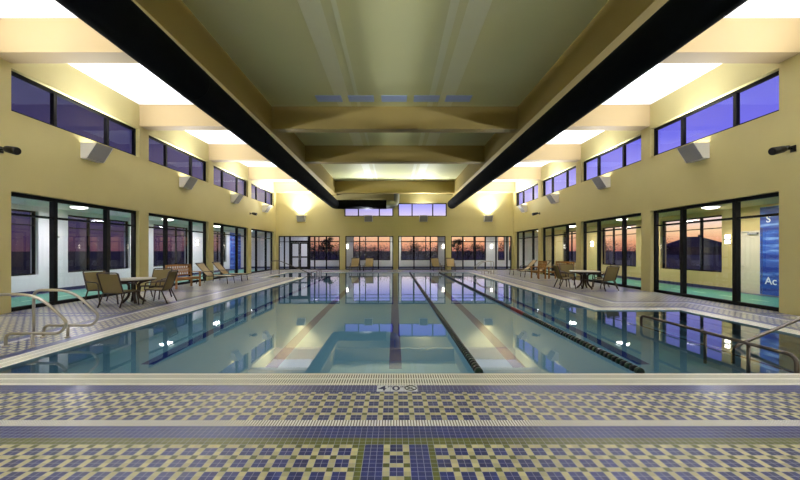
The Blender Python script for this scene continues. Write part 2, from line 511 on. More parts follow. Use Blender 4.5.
# ------------------------------------------------------------------ walls, beams, ceilings
for sx, side in ((-1, 'left'), (1, 'right')):
    w = MB()
    def bx(a, b, y0, y1, z0, z1): w.box(min(sx * a, sx * b), max(sx * a, sx * b), y0, y1, z0, z1)
    bx(W, W + TH, YB, BAYS[0][0], 0, HC)
    for (a, b) in PIERS: bx(W, W + TH, a, b if b < 29 else YF + TH, 0, HC)
    for (a, b) in BAYS:
        bx(W, W + TH, a, b, HL, CS); bx(W, W + TH, a, b, CT, HC)
    struct(w.build('wall_' + side, M_WALL))
    o = MB()
    def ox(a, b, y0, y1, z0, z1): o.box(min(sx * a, sx * b), max(sx * a, sx * b), y0, y1, z0, z1)
    SILL, HEAD = 0.69, 3.02
    if sx < 0: OW = [(4.2, 8.0), (9.3, 13.07), (14.25, 17.6), (19.3, 22.65), (24.35, 27.7)]
    else: OW = [(4.2, 8.0), (14.25, 17.55), (19.3, 22.6), (24.35, 27.7)]
    yy = YB
    for (a, b) in OW:
        ox(XO, XO + TH, yy, a, 0, HK); ox(XO, XO + TH, a, b, 0, SILL); ox(XO, XO + TH, a, b, HEAD, HK); yy = b
    ox(XO, XO + TH, yy, YO + TH, 0, HK)
    struct(o.build('wall_corridor_' + side, M_WHITE if sx < 0 else M_BEIGE))
    if sx < 0: OW_L = OW
    else: OW_R = OW
    c = MB(); c.box(min(sx * 10.05, sx * (XO + TH)), max(sx * 10.05, sx * (XO + TH)), YB, YO + TH, HK, HK + .2)
    struct(c.build('ceiling_corridor_' + side, M_BEIGE if sx > 0 else M_WHITE))
    bs = MB(); bs.box(min(sx * (XO - .02), sx * XO), max(sx * (XO - .02), sx * XO), YB, 12.0 if sx > 0 else YO, 0, 0.12)
    if sx > 0: bs.box(XO - .02, XO, 13.5, YO, 0, .12)
    struct(bs.build('baseboard_' + side, M_BASE))
    # side ceiling bays
    c = MB(); c.box(min(sx * 5.4, sx * W), max(sx * 5.4, sx * W), YB, YF, HC, HC + .1)
    struct(c.build('ceiling_' + side, M_CEILW))
    for (a, b) in PIERS:
        c = MB(); c.box(min(sx * 5.4, sx * W), max(sx * 5.4, sx * W), a, min(b, YF), HB, HC)
        struct(c.build('beam_' + side, M_BEAM))
    c = MB(); c.box(min(sx * 4.70, sx * 5.4), max(sx * 4.70, sx * 5.4), YB, YF, 6.10, HC)
    struct(c.build('girder_' + side, M_GIRDER))

c = MB(); c.box(-4.70, 4.70, YB, YF, 7.08, HC + .1); struct(c.build('ceiling', M_CEILC))
for a in (13.57, 18.62, 28.0):
    c = MB(); c.box(-4.70, 4.70, a, a + .42, 6.22 if a < 25 else 6.12, 7.08); struct(c.build('beam_centre', M_GIRDER))
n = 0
for (x0, x1) in ((-2.15, -1.65), (1.62, 2.14), (1.22, 1.42), (-1.42, -1.3)):  # thin overlays painting reflected light streaks along the ceiling
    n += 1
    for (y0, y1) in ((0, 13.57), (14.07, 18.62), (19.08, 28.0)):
        c = MB(); c.box(x0, x1, y0, y1, 7.078, 7.08); struct(c.build('trim_%d' % n, M_STREAK))

# back wall
c = MB(); c.box(-XO - TH, XO + TH, YB - .2, YB, 0, HC); struct(c.build('wall_back', M_WHITE))

# far wall
FOP = [(-9.6, -4.52), (-4.07, -.12), (.29, 4.2), (4.65, 9.66)]
FHL = 2.78
FCO = [(-4.15, -.12), (.29, 4.3)]
FCS, FCT = 4.39, 5.49
w = MB()
xx = -W - TH
for (a, b) in FOP: w.box(xx, a, YF, YF + TH, 0, FHL); xx = b
w.box(xx, W + TH, YF, YF + TH, 0, FHL)
w.box(-W - TH, W + TH, YF, YF + TH, FHL, FCS)
xx = -W - TH
for (a, b) in FCO: w.box(xx, a, YF, YF + TH, FCS, FCT); xx = b
w.box(xx, W + TH, YF, YF + TH, FCS, FCT)
w.box(-W - TH, W + TH, YF, YF + TH, FCT, HC + .1)
struct(w.build('wall_far', M_WALL))
# far corridor outer wall
FO = [(-7.95, -4.9), (-3.8, -.4), (.57, 3.98), (5.15, 8.3), (9.4, 10.05), (10.4, 10.95)]
w = MB(); xx = -XO - TH
for (a, b) in FO:
    w.box(xx, a, YO, YO + TH, 0, HK); w.box(a, b, YO, YO + TH, 0, .69); w.box(a, b, YO, YO + TH, 3.02, HK); xx = b
w.box(xx, XO + TH, YO, YO + TH, 0, HK)
struct(w.build('wall_corridor_far', M_WHITE))
c = MB(); c.box(-10.05, 10.05, YF + TH, YO + TH, HK, HK + .2); struct(c.build('ceiling_corridor_far', M_WHITE))
c = MB(); c.box(-XO, XO, YO - .02, YO, 0, .12); struct(c.build('baseboard_far', M_BASE))

# ------------------------------------------------------------------ windows
WN = [0]
def window(axis, pos, a0, a1, z0, z1, mull, trans, fw=0.09, dp=0.11):
    """axis 'x': window in a side wall (spans y); axis 'y': in a far wall (spans x)"""
    WN[0] += 1
    ctr = (a0 + a1) / 2
    loc = (pos, ctr, z0) if axis == 'x' else (ctr, pos, z0)
    root = struct(empty('window_%d' % WN[0], loc))
    H = z1 - z0; h = (a1 - a0) / 2
    def bx(mb, s0, s1, q0, q1, d=dp):
        if axis == 'x': mb.box(-d / 2, d / 2, s0, s1, q0, q1)
        else: mb.box(s0, s1, -d / 2, d / 2, q0, q1)
    f = MB()
    bx(f, -h, -h + fw, 0, H); bx(f, h - fw, h, 0, H); bx(f, -h + fw, h - fw, 0, fw); bx(f, -h + fw, h - fw, H - fw, H)
    f.build('window_frame', M_BLACK, root)
    for m in mull:
        q = MB(); bx(q, m - ctr - fw * .62, m - ctr + fw * .62, fw, H - fw, dp * 1.1); q.build('mullion', M_BLACK, root)
    for t in trans:
        q = MB(); bx(q, -h + fw, h - fw, t - z0 - fw * .3, t - z0 + fw * .3, dp * .8); q.build('transom', M_BLACK, root)
    g = MB()
    if axis == 'x': g.add([(0, -h, 0), (0, h, 0), (0, h, H), (0, -h, H)], [(0, 1, 2, 3)])
    else: g.add([(-h, 0, 0), (h, 0, 0), (h, 0, H), (-h, 0, H)], [(0, 1, 2, 3)])
    g.build('window_pane', M_GLASS, root)
    return root

for sx in (-1, 1):
    for (a, b) in BAYS:
        c = (a + b) / 2
        window('x', sx * GL, a, b, 0, HL, (c - .95, c + .95), (2.52,), 0.10, 0.12)
        window('x', sx * GL, a, b, CS, CT, (c - .95, c + .95), (), 0.08, 0.10)
    for (a, b) in (OW_L if sx < 0 else OW_R):
        d = (b - a) / 3
        window('x', sx * (XO + .15), a, b, .69, 3.02, (a + d, a + 2 * d), (2.5,), 0.06, 0.08)
GY = YF + .19
window('y', GY, -9.6, -8.66, 0, FHL, (-9.13,), (2.3,), .08, .1)
window('y', GY, -8.66, -7.06, 2.34, FHL, (), (), .06, .1)
window('y', GY, -7.06, -4.52, 0, FHL, (-6.62, -5.65), (2.3,), .08, .1)
window('y', GY, -4.07, -.12, 0, FHL, (-2.9, -1.35), (2.3,), .07, .1)
window('y', GY, .29, 4.2, 0, FHL, (1.6, 2.95), (2.3,), .07, .1)
window('y', GY, 4.65, 9.66, 0, FHL, (5.65, 6.66, 7.5, 8.39, 9.3), (2.3,), .08, .1)
for (a, b) in FCO:
    window('y', GY, a, b, FCS, FCT, (a + 1.15, b - 1.15), (), .07, .1)
for (a, b) in FO:
    d = (b - a) / 3
    window('y', YO + .15, a, b, .69, 3.02, (a + d, a + 2 * d) if b - a > 1 else (), (2.42,) if b - a > 1 else (1.75,), .06, .08)

# double glazed door in the far wall
dd = struct(empty('door_1', (-7.86, GY, 0)))
f = MB(); f.box(-.80, -.72, -.06, .06, 0, 2.34); f.box(.72, .80, -.06, .06, 0, 2.34); f.box(-.72, .72, -.06, .06, 2.26, 2.34)
f.build('door_frame', M_BLACK, dd)
for s in (-1, 1):
    l = MB()
    a0, a1 = (-.71, -.01) if s < 0 else (.01, .71)
    l.box(a0, a0 + .1, -.025, .025, .02, 2.25); l.box(a1 - .1, a1, -.025, .025, .02, 2.25)
    l.box(a0 + .1, a1 - .1, -.025, .025, .02, .22); l.box(a0 + .1, a1 - .1, -.025, .025, 2.13, 2.25); l.box(a0 + .1, a1 - .1, -.025, .025, .98, 1.1)
    lf = l.build('door_leaf', M_BLACK, dd)
    g = MB(); g.add([(a0 + .1, 0, .2), (a1 - .1, 0, .2), (a1 - .1, 0, 2.15), (a0 + .1, 0, 2.15)], [(0, 1, 2, 3)]); g.build('door_pane', M_GLASS, lf)
    h = MB(); h.tube(fillet([(-.06 * -s, -.03, .85), (-.06 * -s, -.08, .85), (-.06 * -s, -.08, 1.25), (-.06 * -s, -.03, 1.25)], .03), .014, 8); h.build('door_handle', M_STEEL, lf)

# cream door in the right corridor wall
d2 = struct(empty('door_2', (XO, 13.08, 0)))
f = MB(); f.box(-.03, .0, -.44, -.38, 0, 2.38); f.box(-.03, .0, .38, .44, 0, 2.38); f.box(-.03, .0, -.38, .38, 2.31, 2.38); f.build('door_frame', M_BEIGE, d2)
f = MB(); f.box(-.022, 0, -.375, .375, .01, 2.3)
f.build('door_leaf', M_DOORW, d2)
f = MB(); f.box(-.09, -.024, -.30, .05, 2.16, 2.24); f.bar((-.08, .0, 2.25), (-.05, .3, 2.27), .03, .02); f.build('door_closer', M_GREY, d2)
f = MB(); f.tube([(-.022, .30, 1.0), (-.08, .30, 1.0), (-.08, .2, 1.0)], .012, 8); f.build('door_handle', M_STEEL, d2)

# ------------------------------------------------------------------ lights helper
def area(name, loc, rot, sx, sy, power, col=(1, 1, 1), spread=None):
    l = bpy.data.lights.new(name, 'AREA'); l.shape = 'RECTANGLE'; l.size = sx; l.size_y = sy
    l.energy = power; l.color = col
    if spread: l.spread = spread
    o = bpy.data.objects.new(name, l); COL.objects.link(o); o.location = loc; o.rotation_euler = rot
    return o

# ------------------------------------------------------------------ wedge uplights
def make_uplight():
    """local: wall at y=0, sticks out along +y; origin at the bottom on the wall"""
    root = empty('wall_uplight')
    w, h, p0, p1 = .32, .48, .19, .50
    b = MB()
    for s in (-1, 1):
        x0, x1 = (s * w - .012, s * w + .012)
        b.add([(x, y, z) for x in (x0, x1) for (y, z) in ((0, 0), (p0, 0), (p1, h), (0, h))],
              [(0, 1, 2, 3), (7, 6, 5, 4), (0, 4, 5, 1), (1, 5, 6, 2), (2, 6, 7, 3), (3, 7, 4, 0)])
    b.box(-w, w, 0, .015, 0, h); b.box(-w, w, 0, p0, 0, .015)
    b.build('housing', M_WHITEM, root)
    f = MB()
    f.add([(-w, p0, 0), (w, p0, 0), (w, p1, h), (-w, p1, h), (-w, p0 - .02, 0), (w, p0 - .02, 0), (w, p1 - .02, h), (-w, p1 - .02, h)],
          [(0, 1, 2, 3), (7, 6, 5, 4), (0, 4, 5, 1), (1, 5, 6, 2), (2, 6, 7, 3), (3, 7, 4, 0)])
    f.build('front_panel', M_GREY, root)
    l = MB(); l.box(-w + .03, w - .03, .03, .44, h - .06, h - .05); l.build('lens', M_LAMP, root)
    return root

UPW = 420.0
up0 = make_uplight(); used = False
def put_uplight(loc, rz, label, grp, pw, inward):
    global used
    o = up0 if not used else copy_tree(up0); used = True
    o.location = loc; o.rotation_euler = (0, 0, rz)
    tag(o, label, 'light', grp)
    L = Vector(loc) + Vector(inward) * .24 + Vector((0, 0, .46))
    d = Vector((inward[0] * .6, inward[1] * .6, 1.0))
    area('uplight_lamp', L, d.to_track_quat('-Z', 'Y').to_euler(), .34, .34, pw, (.88, .91, 1.0), math.radians(140))
for sx, side in ((-1, 'left'), (1, 'right')):
    for k, (a, b) in enumerate(BAYS):
        c = (a + b) / 2 + .05
        lab = 'white wedge uplight under the %s clerestory window from the camera on the %s wall' % (ORD[max(0, k - 1)], side)
        if k == 0: lab = 'white wedge uplight on the %s wall just outside the near edge of the view' % side
        put_uplight((sx * W, c, 4.45), -PI / 2 if sx < 0 else PI / 2, lab, 'wedge uplights on the side walls', UPW * (1, 1, 1.15, 1.6, 2.0)[k], (-sx, 0, 0))
for x, lab in ((-7.65, 'white wedge uplight on the far wall at its left end under the bright glow'),
               (-2.14, 'white wedge uplight below the left far clerestory window'),
               (2.35, 'white wedge uplight below the right far clerestory window'),
               (7.65, 'white wedge uplight on the far wall at its right end under the bright glow')):
    put_uplight((x, YF, 3.95), PI, lab, 'wedge uplights on the far wall', UPW * 2.0 if abs(x) > 5 else UPW * .7, (0, -1, 0))

for sx in (-1, 1):   # added fill behind the camera, no fixtures, brightens the foreground
    area('uplight_lamp', (sx * (W - .3), 1.2, 4.93), Vector((-sx * .6, 0, 1)).to_track_quat('-Z', 'Y').to_euler(), .34, .34, UPW * 2.2, (.88, .91, 1.0))
# ------------------------------------------------------------------ black wall floodlights
def make_spot():
    root = empty('wall_floodlight')
    p = MB(); p.box(-.06, .06, 0, .02, -.08, .08); p.build('mounting_plate', M_CAM, root)
    a = MB(); a.tube([(0, .02, 0), (0, .14, .02)], .03, 10); a.lathe([(.0, -.06), (.05, -.05), (.07, 0), (.05, .05), (0, .06)], 14, (0, .16, .02)); a.build('swivel_arm', M_CAM, root)
    h = MB(); h.tube([(0, .14, .02), (0.04, .22, 0), (.05, .46, -.05), (.05, .48, -.055)], [.06, .085, .1, .09], 16); h.build('lamp_head', M_CAM, root)
    return root
sp0 = make_spot(); first = True
for sx, y, lab in ((-1, 8.78, 'black floodlight on the left wall at the near pier'), (1, 8.70, 'black floodlight on the right wall at the near pier'),
                   (-1, 23.95, 'small black floodlight on the far left pier by the corner'), (1, 23.9, 'small black floodlight on the far right pier by the corner')):
    o = sp0 if first else copy_tree(sp0); first = False
    o.location = (sx * W, y, 4.07); o.rotation_euler = (0, 0, -PI / 2 if sx < 0 else PI / 2)
    tag(o, lab, 'floodlight', 'black wall floodlights')

# ------------------------------------------------------------------ ducts
DR, DX, DZ, DE = .37, 4.62, 5.31, 28.83
SK = lambda y: .16 - (y - 5.0) * .0155
def bands(t):
    for y in (3.9, 7.9, 11.9, 15.9, 19.9, 23.9):
        q = SK(y) if t.location.x < 0 else 0
        m = MB(); m.tube([(q, y, 0), (q, y + .03, 0)], DR + .004, 24); m.build('seam_band', M_DUCT, t)
t = empty('hanging_air_duct', (-DX, 0, DZ))
m = MB(); m.tube([Vector((SK(YB + .02 + k * (27.9 - YB) / 12), YB + .02 + k * (27.9 - YB) / 12, 0)) for k in range(13)] + fillet([(SK(28.0), 28.0, 0), (SK(28.8), DE, 0), (1.0, DE, 0)], .75, 8)[1:] + [Vector((3.95, DE, 0))], DR, 24)
m.build('duct_run', M_DUCT, t); bands(t)
m = MB(); pp = fillet([(3.95, DE, 0), (4.78, DE, 0), (4.78, DE, 1.2)], .75, 10) + [Vector((4.78, DE, 1.76))]
m.tube(pp, [DR * .95 - .13 * min(1, k / 8) for k in range(len(pp))], 24); m.build('elbow', M_GALV, t)
tag(t, 'black round air duct under the left girder turning along the far end', 'duct')
t = empty('hanging_air_duct', (DX, 0, DZ))
m = MB(); m.tube([Vector((0, YB + .02 + k * (28.6 - YB) / 12, 0)) for k in range(13)], DR, 24); m.build('duct_run', M_DUCT, t); bands(t)
m = MB(); m.tube([(0, 28.62, 0), (0, 28.72, 0), (0, 28.8, 0)], [DR, DR * .97, DR * .7], 24); m.build('end_cap', paint('teal_duct_cap', rgb(28, 50, 52), .5), t)
tag(t, 'straight black round air duct under the right girder with a closed end', 'duct')

# flat pale blue rectangles set on the ceiling
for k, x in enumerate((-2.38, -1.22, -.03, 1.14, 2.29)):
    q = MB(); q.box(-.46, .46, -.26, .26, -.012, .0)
    o = q.build('ceiling_panel', M_PATCH); o.location = (x, 12.85, 7.074)
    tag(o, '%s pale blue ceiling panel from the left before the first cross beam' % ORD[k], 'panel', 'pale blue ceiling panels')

# ------------------------------------------------------------------ sconces and corridor ceiling lights
def make_sconce():
    root = empty('wall_sconce')
    p = MB(); p.box(-.09, .09, 0, .025, -.2, .2); p.build('backplate', M_GALV, root)
    s = MB()
    pts = [(.09 * math.cos(a), .025 + .10 * math.sin(a)) for a in [PI * k / 10 for k in range(11)]]
    vs = [(x, y, z) for z in (-.17, .17) for (x, y) in pts]; nn = len(pts)
    s.add(vs, [(k, k + 1, nn + k + 1, nn + k) for k in range(nn - 1)] + [tuple(range(nn))[::-1], tuple(range(nn, 2 * nn))])
    s.build('shade', M_SCON, root)
    b = MB(); b.box(-.1, .1, .02, .13, -.03, .03); b.build('band', M_GALV, root)
    return root
sc0 = make_sconce(); first = True
def put_sconce(loc, rz, lab):
    global first
    o = sc0 if first else copy_tree(sc0); first = False
    o.location = loc; o.rotation_euler = (0, 0, rz); tag(o, lab, 'sconce', 'lit wall sconces in the corridor')
for k, y in enumerate((13.65, 18.45, 23.5)):
    put_sconce((-XO, y, 2.1), -PI / 2, 'glowing sconce on the white left corridor wall, %s from the camera' % ORD[k])
for k, y in enumerate((13.95, 18.45, 23.5)):
    put_sconce((XO, y, 2.02), PI / 2, 'glowing sconce on the beige right corridor wall, %s from the camera' % ORD[k])
for x, lab in ((-4.32, 'glowing sconce on the far corridor wall left of the centre windows'), (4.42, 'glowing sconce on the far corridor wall right of the centre windows'),
               (8.82, 'glowing sconce on the far corridor wall near the right corner')):
    put_sconce((x, YO, 1.95), PI, lab)

def make_clight():
    root = empty('ceiling_light')
    r = MB(); r.lathe([(.30, 0), (.30, -.03), (.26, -.045)], 28); r.build('trim_ring', M_WHITEM, root)
    l = MB(); l.lathe([(.255, -.035), (.24, -.07), (.12, -.1), (.01, -.105)], 28); l.build('lens', M_CLAMP, root)
    return root
cl0 = make_clight(); firstc = True
def put_cl(loc, lab, pw):
    global firstc
    o = cl0 if not firstc else cl0
    if not firstc: o = copy_tree(cl0)
    firstc = False
    o.location = loc; tag(o, lab, 'light', 'round ceiling lights in the corridor')
    area('corridor_lamp', (loc[0], loc[1], loc[2] - .13), (0, 0, 0), .5, .5, pw, (1, .95, .86) if loc[0] > 0 else (.97, .92, 1.0))
for sx, side in ((-1, 'left'), (1, 'right')):
    for k, y in enumerate((12.95, 18.0, 23.05, 28.1)):
        put_cl((sx * 11.5, y, HK), 'round lit ceiling light in the %s corridor, %s from the camera' % (side, ORD[k]), 90)
    area('corridor_lamp', (sx * 11.5, 7.9, HK - .05), (0, 0, 0), .5, .5, 90, (1, .95, .86) if sx > 0 else (.97, .92, 1.0))
for x, lab in ((-7.6, 'round lit ceiling light in the far corridor behind the double door'), (0.2, 'round lit ceiling light in the far corridor at the centre'), (7.6, 'round lit ceiling light in the far corridor at the right')):
    put_cl((x, 30.95, HK), lab, 50)

# ------------------------------------------------------------------ banners
b = empty('banner', (XO - .02, 11.45, 0.02))
m = MB(); m.box(-.01, .0, -1.28, 1.28, 0, 3.1); m.build('printed_panel', M_BANNER, b)
MT = lambda y, z: Matrix.Translation((-.012, y, z)) @ Matrix.Rotation(-PI / 2, 4, 'Z') @ Matrix.Rotation(PI / 2, 4, 'X')
text_mesh('lettering', 'S', .34, M_LETTER, b, MT(12.52 - 11.45, 2.55))
text_mesh('lettering', 'Ac', .36, M_LETTER, b, MT(12.56 - 11.45, .38))
tag(b, 'tall blue banner with white letters on the right corridor wall by the cream door', 'banner')
b = empty('banner', (-XO + .02, 29.2, 0.02))
m = MB(); m.box(0, .01, -1.0, 1.0, 0, 3.0); m.build('printed_panel', M_BANNER, b)
tag(b, 'blue banner on the white left corridor wall towards the far corner', 'banner')

# ------------------------------------------------------------------ depth marker
b = empty('depth_marker', (0.015, 4.07, 0))
for k in range(3):
    m = MB(); x0 = -.232 + k * .155
    m.box(x0 + .001, x0 + .153, -.088, .088, 0, .004); m.build('marker_tile', M_PLATE, b)
FT = lambda x, y: Matrix.Translation((x, y, .0045))
text_mesh('digit', '4', .19, M_NAVY, b, FT(-.215, -.066), .0006)
text_mesh('unit', 'FT', .06, M_NAVY, b, FT(-.11, .02), .0006)
text_mesh('digit', '0', .19, M_NAVY, b, FT(-.06, -.066), .0006)
text_mesh('unit', 'IN', .06, M_NAVY, b, FT(.035, .02), .0006)
m = MB()
ring = [(.155 + .065 * math.cos(a), .065 * math.sin(a), .0055) for a in [2 * PI * k / 24 for k in range(25)]]
m.tube(ring, .006, 6); m.bar((.115, .045, .0055), (.195, -.045, .0055), .012, .003)
m.bar((.12, -.015, .0055), (.175, .012, .0055), .018, .003); m.build('no_diving_symbol', M_CAM, b)
tag(b, 'pale depth marker tiles reading 4 0 with a no-diving symbol at the pool edge', 'sign')

# ------------------------------------------------------------------ rails
def make_grab():
    """local: pool towards +x; origin on the deck below the loop post"""
    root = empty('grab_rail')
    m = MB()
    m.tube(fillet([(-.62, 0, 0), (-.62, 0, .86), (.08, 0, .86), (.58, 0, .40), (.46, 0, .22), (-.44, 0, .22), (-.44, 0, 0)], [.14, .3, .18, .14, .14, .1], 7), .024, 12)
    m.build('rail_tube', M_STEEL, root)
    m = MB(); m.tube([(0, 0, 0), (0, 0, .22)], .024, 12); m.build('support_post', M_STEEL, root)
    for x in (-.62, -.44, 0):
        m = MB(); m.lathe([(.05, 0), (.05, .012), (.03, .025)], 16, (x, 0, 0)); m.build('escutcheon', M_STEEL, root)
    return root
g0 = make_grab()
for k, (loc, rz, lab) in enumerate((((-5.95, 5.83, 0), 0, 'satin metal looped grab rail nearest the camera on the left pool edge'),
                                    ((-5.95, 6.46, 0), 0, 'satin metal looped grab rail on the left pool edge, farther of the near pair'),
                                    ((5.95, 23.6, 0), PI, 'small looped grab rail at the far right pool edge, nearer of its pair'),
                                    ((5.95, 24.25, 0), PI, 'small looped grab rail at the far right pool edge, farther of its pair'))):
    o = g0 if k == 0 else copy_tree(g0)
    o.location = loc; o.rotation_euler = (0, 0, rz); tag(o, lab, 'rail', 'looped grab rails beside the pool')

def make_guard():
    """local: runs along y, origin at the middle on the pool floor (z relative to DEP)"""
    root = empty('guard_rail')
    m = MB(); zt = -DEP + .19
    m.tube(fillet([(0, -1.45, .2), (0, -1.45, zt), (0, 1.5, zt), (0, 1.5, zt - .27), (0, -1.4, zt - .27)], [.12, .1, .1, .1], 6), .026, 12)
    m.build('rail_tube', M_DSTEEL, root)
    for y in (-.81, -.07):
        m = MB(); m.tube([(0, y, 0), (0, y, zt)], .024, 10); m.build('post', M_DSTEEL, root)
    return root
def make_hand():
    """local: rises along +x from the water to the deck"""
    root = empty('stair_handrail')
    m = MB()
    m.tube(fillet([(0, 0, -1.1), (0, 0, -.02), (2.15, 0, .88), (2.75, 0, .88), (2.75, 0, 0)], [.15, .2, .18], 6), .027, 12)
    m.build('rail_tube', M_DSTEEL, root)
    m = MB(); m.tube([(2.2, 0, 0), (2.2, 0, .86)], .024, 10); m.build('post', M_DSTEEL, root)
    for x in (2.2, 2.75):
        m = MB(); m.lathe([(.05, 0), (.05, .012), (.03, .025)], 16, (x, 0, 0)); m.build('escutcheon', M_DSTEEL, root)
    return root
ga = make_guard(); ga.location = (5.27, 6.12, DEP); tag(ga, 'low dark guard rail standing in the water at the near right steps', 'rail', 'guard rails in the pool')
gb = copy_tree(ga); gb.location = (-5.27, 24.0, DEP); gb.rotation_euler = (0, 0, PI); tag(gb, 'small guard rail in the water at the far left steps', 'rail', 'guard rails in the pool')
ha = make_hand(); ha.location = (5.6, 5.9, 0); tag(ha, 'dark sloping handrail rising from the water to the right deck', 'rail', 'sloping stair handrails')
hb = copy_tree(ha); hb.location = (-5.6, 24.0, 0); hb.rotation_euler = (0, 0, PI); tag(hb, 'small sloping handrail at the far left pool steps before the double door', 'rail', 'sloping stair handrails')

# ------------------------------------------------------------------ lane ropes
fm = MB(); fm.tube([(0, -.036, 0), (0, -.028, 0), (0, -.012, 0), (0, .012, 0), (0, .028, 0), (0, .036, 0)], [.035, .055, .058, .058, .055, .035], 12)
F0 = {}
for key, mt in (('g', M_FGREEN), ('k', M_FBLACK), ('b', M_FBLUE), ('r', M_FRED)):
    me = bpy.data.meshes.new('float_disc'); me.from_pydata(fm.v, [], fm.f); me.materials.append(mt); F0[key] = me
def rope(x, lab, redzone):
    root = empty('lane_rope', (x, 4.57, -.01))
    L = 25.5 - 4.57
    m = MB(); m.tube([(0, 0.01, 0), (0, L - .01, 0)], .012, 8); m.build('cable', M_FBLACK, root)
    rest = MB(); mats = [M_FGREEN, M_FBLACK, M_FBLUE, M_FRED]
    n = int(L / .1)
    for k in range(n):
        y = .1 + k * .1
        if y > L - .1: break
        key = 'g' if (k % 2 == 0) else 'k'
        if y > 5: key = 'b' if (k // 3) % 2 else 'k'
        if redzone[0] < y < redzone[1]: key = 'r'
        if k < 100:
            o = bpy.data.objects.new('float_disc', F0[key]); COL.objects.link(o); o.parent = root; o.location = (0, y, 0)
        else:
            rest.cur = 'gkbr'.index(key)
            rest.add([(p[0], p[1] + y, p[2]) for p in fm.v], fm.f)
    o = rest.build('float_disc', mats, root); o['kind'] = 'stuff'
    tag(root, lab, 'lane rope', None)
rope(1.09, 'dark lane rope of floats running down the pool just right of centre', (10.5, 11.2))
rope(3.20, 'dark lane rope of floats running down the pool nearer its right edge', (4.2, 5.2))

# ------------------------------------------------------------------ furniture
def make_chair():
    root = empty('sling_chair')
    W2 = .305
    st = MB(); st.sheet([[(x, y, z) for x in (-W2 + .02, 0, W2 - .02)] for (y, z) in ((.25, .43), (.1, .415), (-.08, .40), (-.22, .40))], .012); st.build('seat', M_SLING, root)
    bk = MB(); bk.sheet([[(x, y, z) for x in (-W2 + .02, 0, W2 - .02)] for (y, z) in ((-.22, .41), (-.28, .6), (-.34, .78), (-.39, .93))], .012); bk.build('backrest', M_SLING, root)
    for s in (-1, 1):
        m = MB(); m.tube(fillet([(s * W2, .25, .43), (s * W2, -.22, .40), (s * W2, -.40, .95)], .06), .02, 8); m.build('side_frame', M_BRONZE, root)
        m = MB(); m.tube([(s * (W2 + .01), .23, .43), (s * (W2 + .02), .30, 0)], [.021, .018], 8); m.build('leg', M_BRONZE, root)
        m = MB(); m.tube([(s * (W2 + .01), -.18, .42), (s * (W2 + .02), -.36, 0)], [.021, .018], 8); m.build('leg', M_BRONZE, root)
        m = MB(); m.tube(fillet([(s * (W2 + .02), .26, .42), (s * (W2 + .03), .22, .64), (s * (W2 + .02), -.29, .66)], .07), .017, 8); m.build('armrest', M_BRONZE, root)
    m = MB(); m.tube(fillet([(-W2, -.40, .94), (-W2 + .03, -.41, .965), (W2 - .03, -.41, .965), (W2, -.40, .94)], .02), .016, 8)
    m.build('cross_rail', M_BRONZE, root)
    for (y, z) in ((.25, .42), (-.2, .39)):
        m = MB(); m.tube([(-W2, y, z), (W2, y, z)], .014, 8); m.build('cross_rail', M_BRONZE, root)
    return root

def face(fx, fy): return math.atan2(-fx, fy)
ch0 = make_chair(); firstch = True
def put_chair(x, y, f, lab, grp, tan=False):
    global firstch
    o = ch0 if firstch else copy_tree(ch0); firstch = False
    o.location = (x, y, 0); o.rotation_euler = (0, 0, face(*f)); tag(o, lab, 'chair', grp)

def make_table():
    root = empty('patio_table')
    m = MB(); m.lathe([(.54, .70), (.575, .705), (.58, .72), (.57, .73), (.01, .732)], 40); m.build('tabletop', M_TTOP, root)
    m = MB(); m.lathe([(.545, .66), (.545, .70)], 40); m.build('rim', M_BRONZE, root)
    for k in range(4):
        a = PI / 4 + k * PI / 2; c, s = math.cos(a), math.sin(a)
        m = MB(); m.tube(fillet([(.46 * c, .46 * s, .67), (.12 * c, .12 * s, .6), (.11 * c, .11 * s, .2), (.30 * c, .30 * s, 0.0)], .12), .038, 10); m.build('leg', M_BRONZE, root)
    m = MB(); m.lathe([(.14, .33), (.15, .345), (.14, .36)], 20); m.build('brace_ring', M_BRONZE, root)
    return root
tb = make_table(); tb.location = (-7.95, 10.82, 0); tag(tb, 'round patio table with pale top on the left deck', 'table', 'round patio tables')
t2 = copy_tree(tb); t2.location = (7.92, 14.85, 0); tag(t2, 'round patio table with pale top on the right deck', 'table', 'round patio tables')
GLT, GRT = 'sling chairs around the left table', 'sling chairs around the right table'
put_chair(-7.82, 10.10, (.08, 1), 'olive sling patio chair with its back to the camera at the left table', GLT)
put_chair(-8.74, 10.68, (1, -.28), 'olive sling patio chair between the left table and the windows', GLT)
put_chair(-7.16, 10.80, (-1, -.18), 'olive sling patio chair on the pool side of the left table', GLT)
put_chair(-7.92, 11.74, (0, -1), 'olive sling patio chair behind the left table facing the camera', GLT)
put_chair(7.12, 14.85, (1, -.12), 'olive sling patio chair on the pool side of the right table', GRT)
put_chair(8.32, 14.12, (-.3, .95), 'olive sling patio chair with its back to the camera at the right table', GRT)
put_chair(8.82, 14.98, (-1, .1), 'olive sling patio chair between the right table and the windows', GRT)
put_chair(7.80, 15.78, (0, -1), 'olive sling patio chair behind the right table facing the camera', GRT)

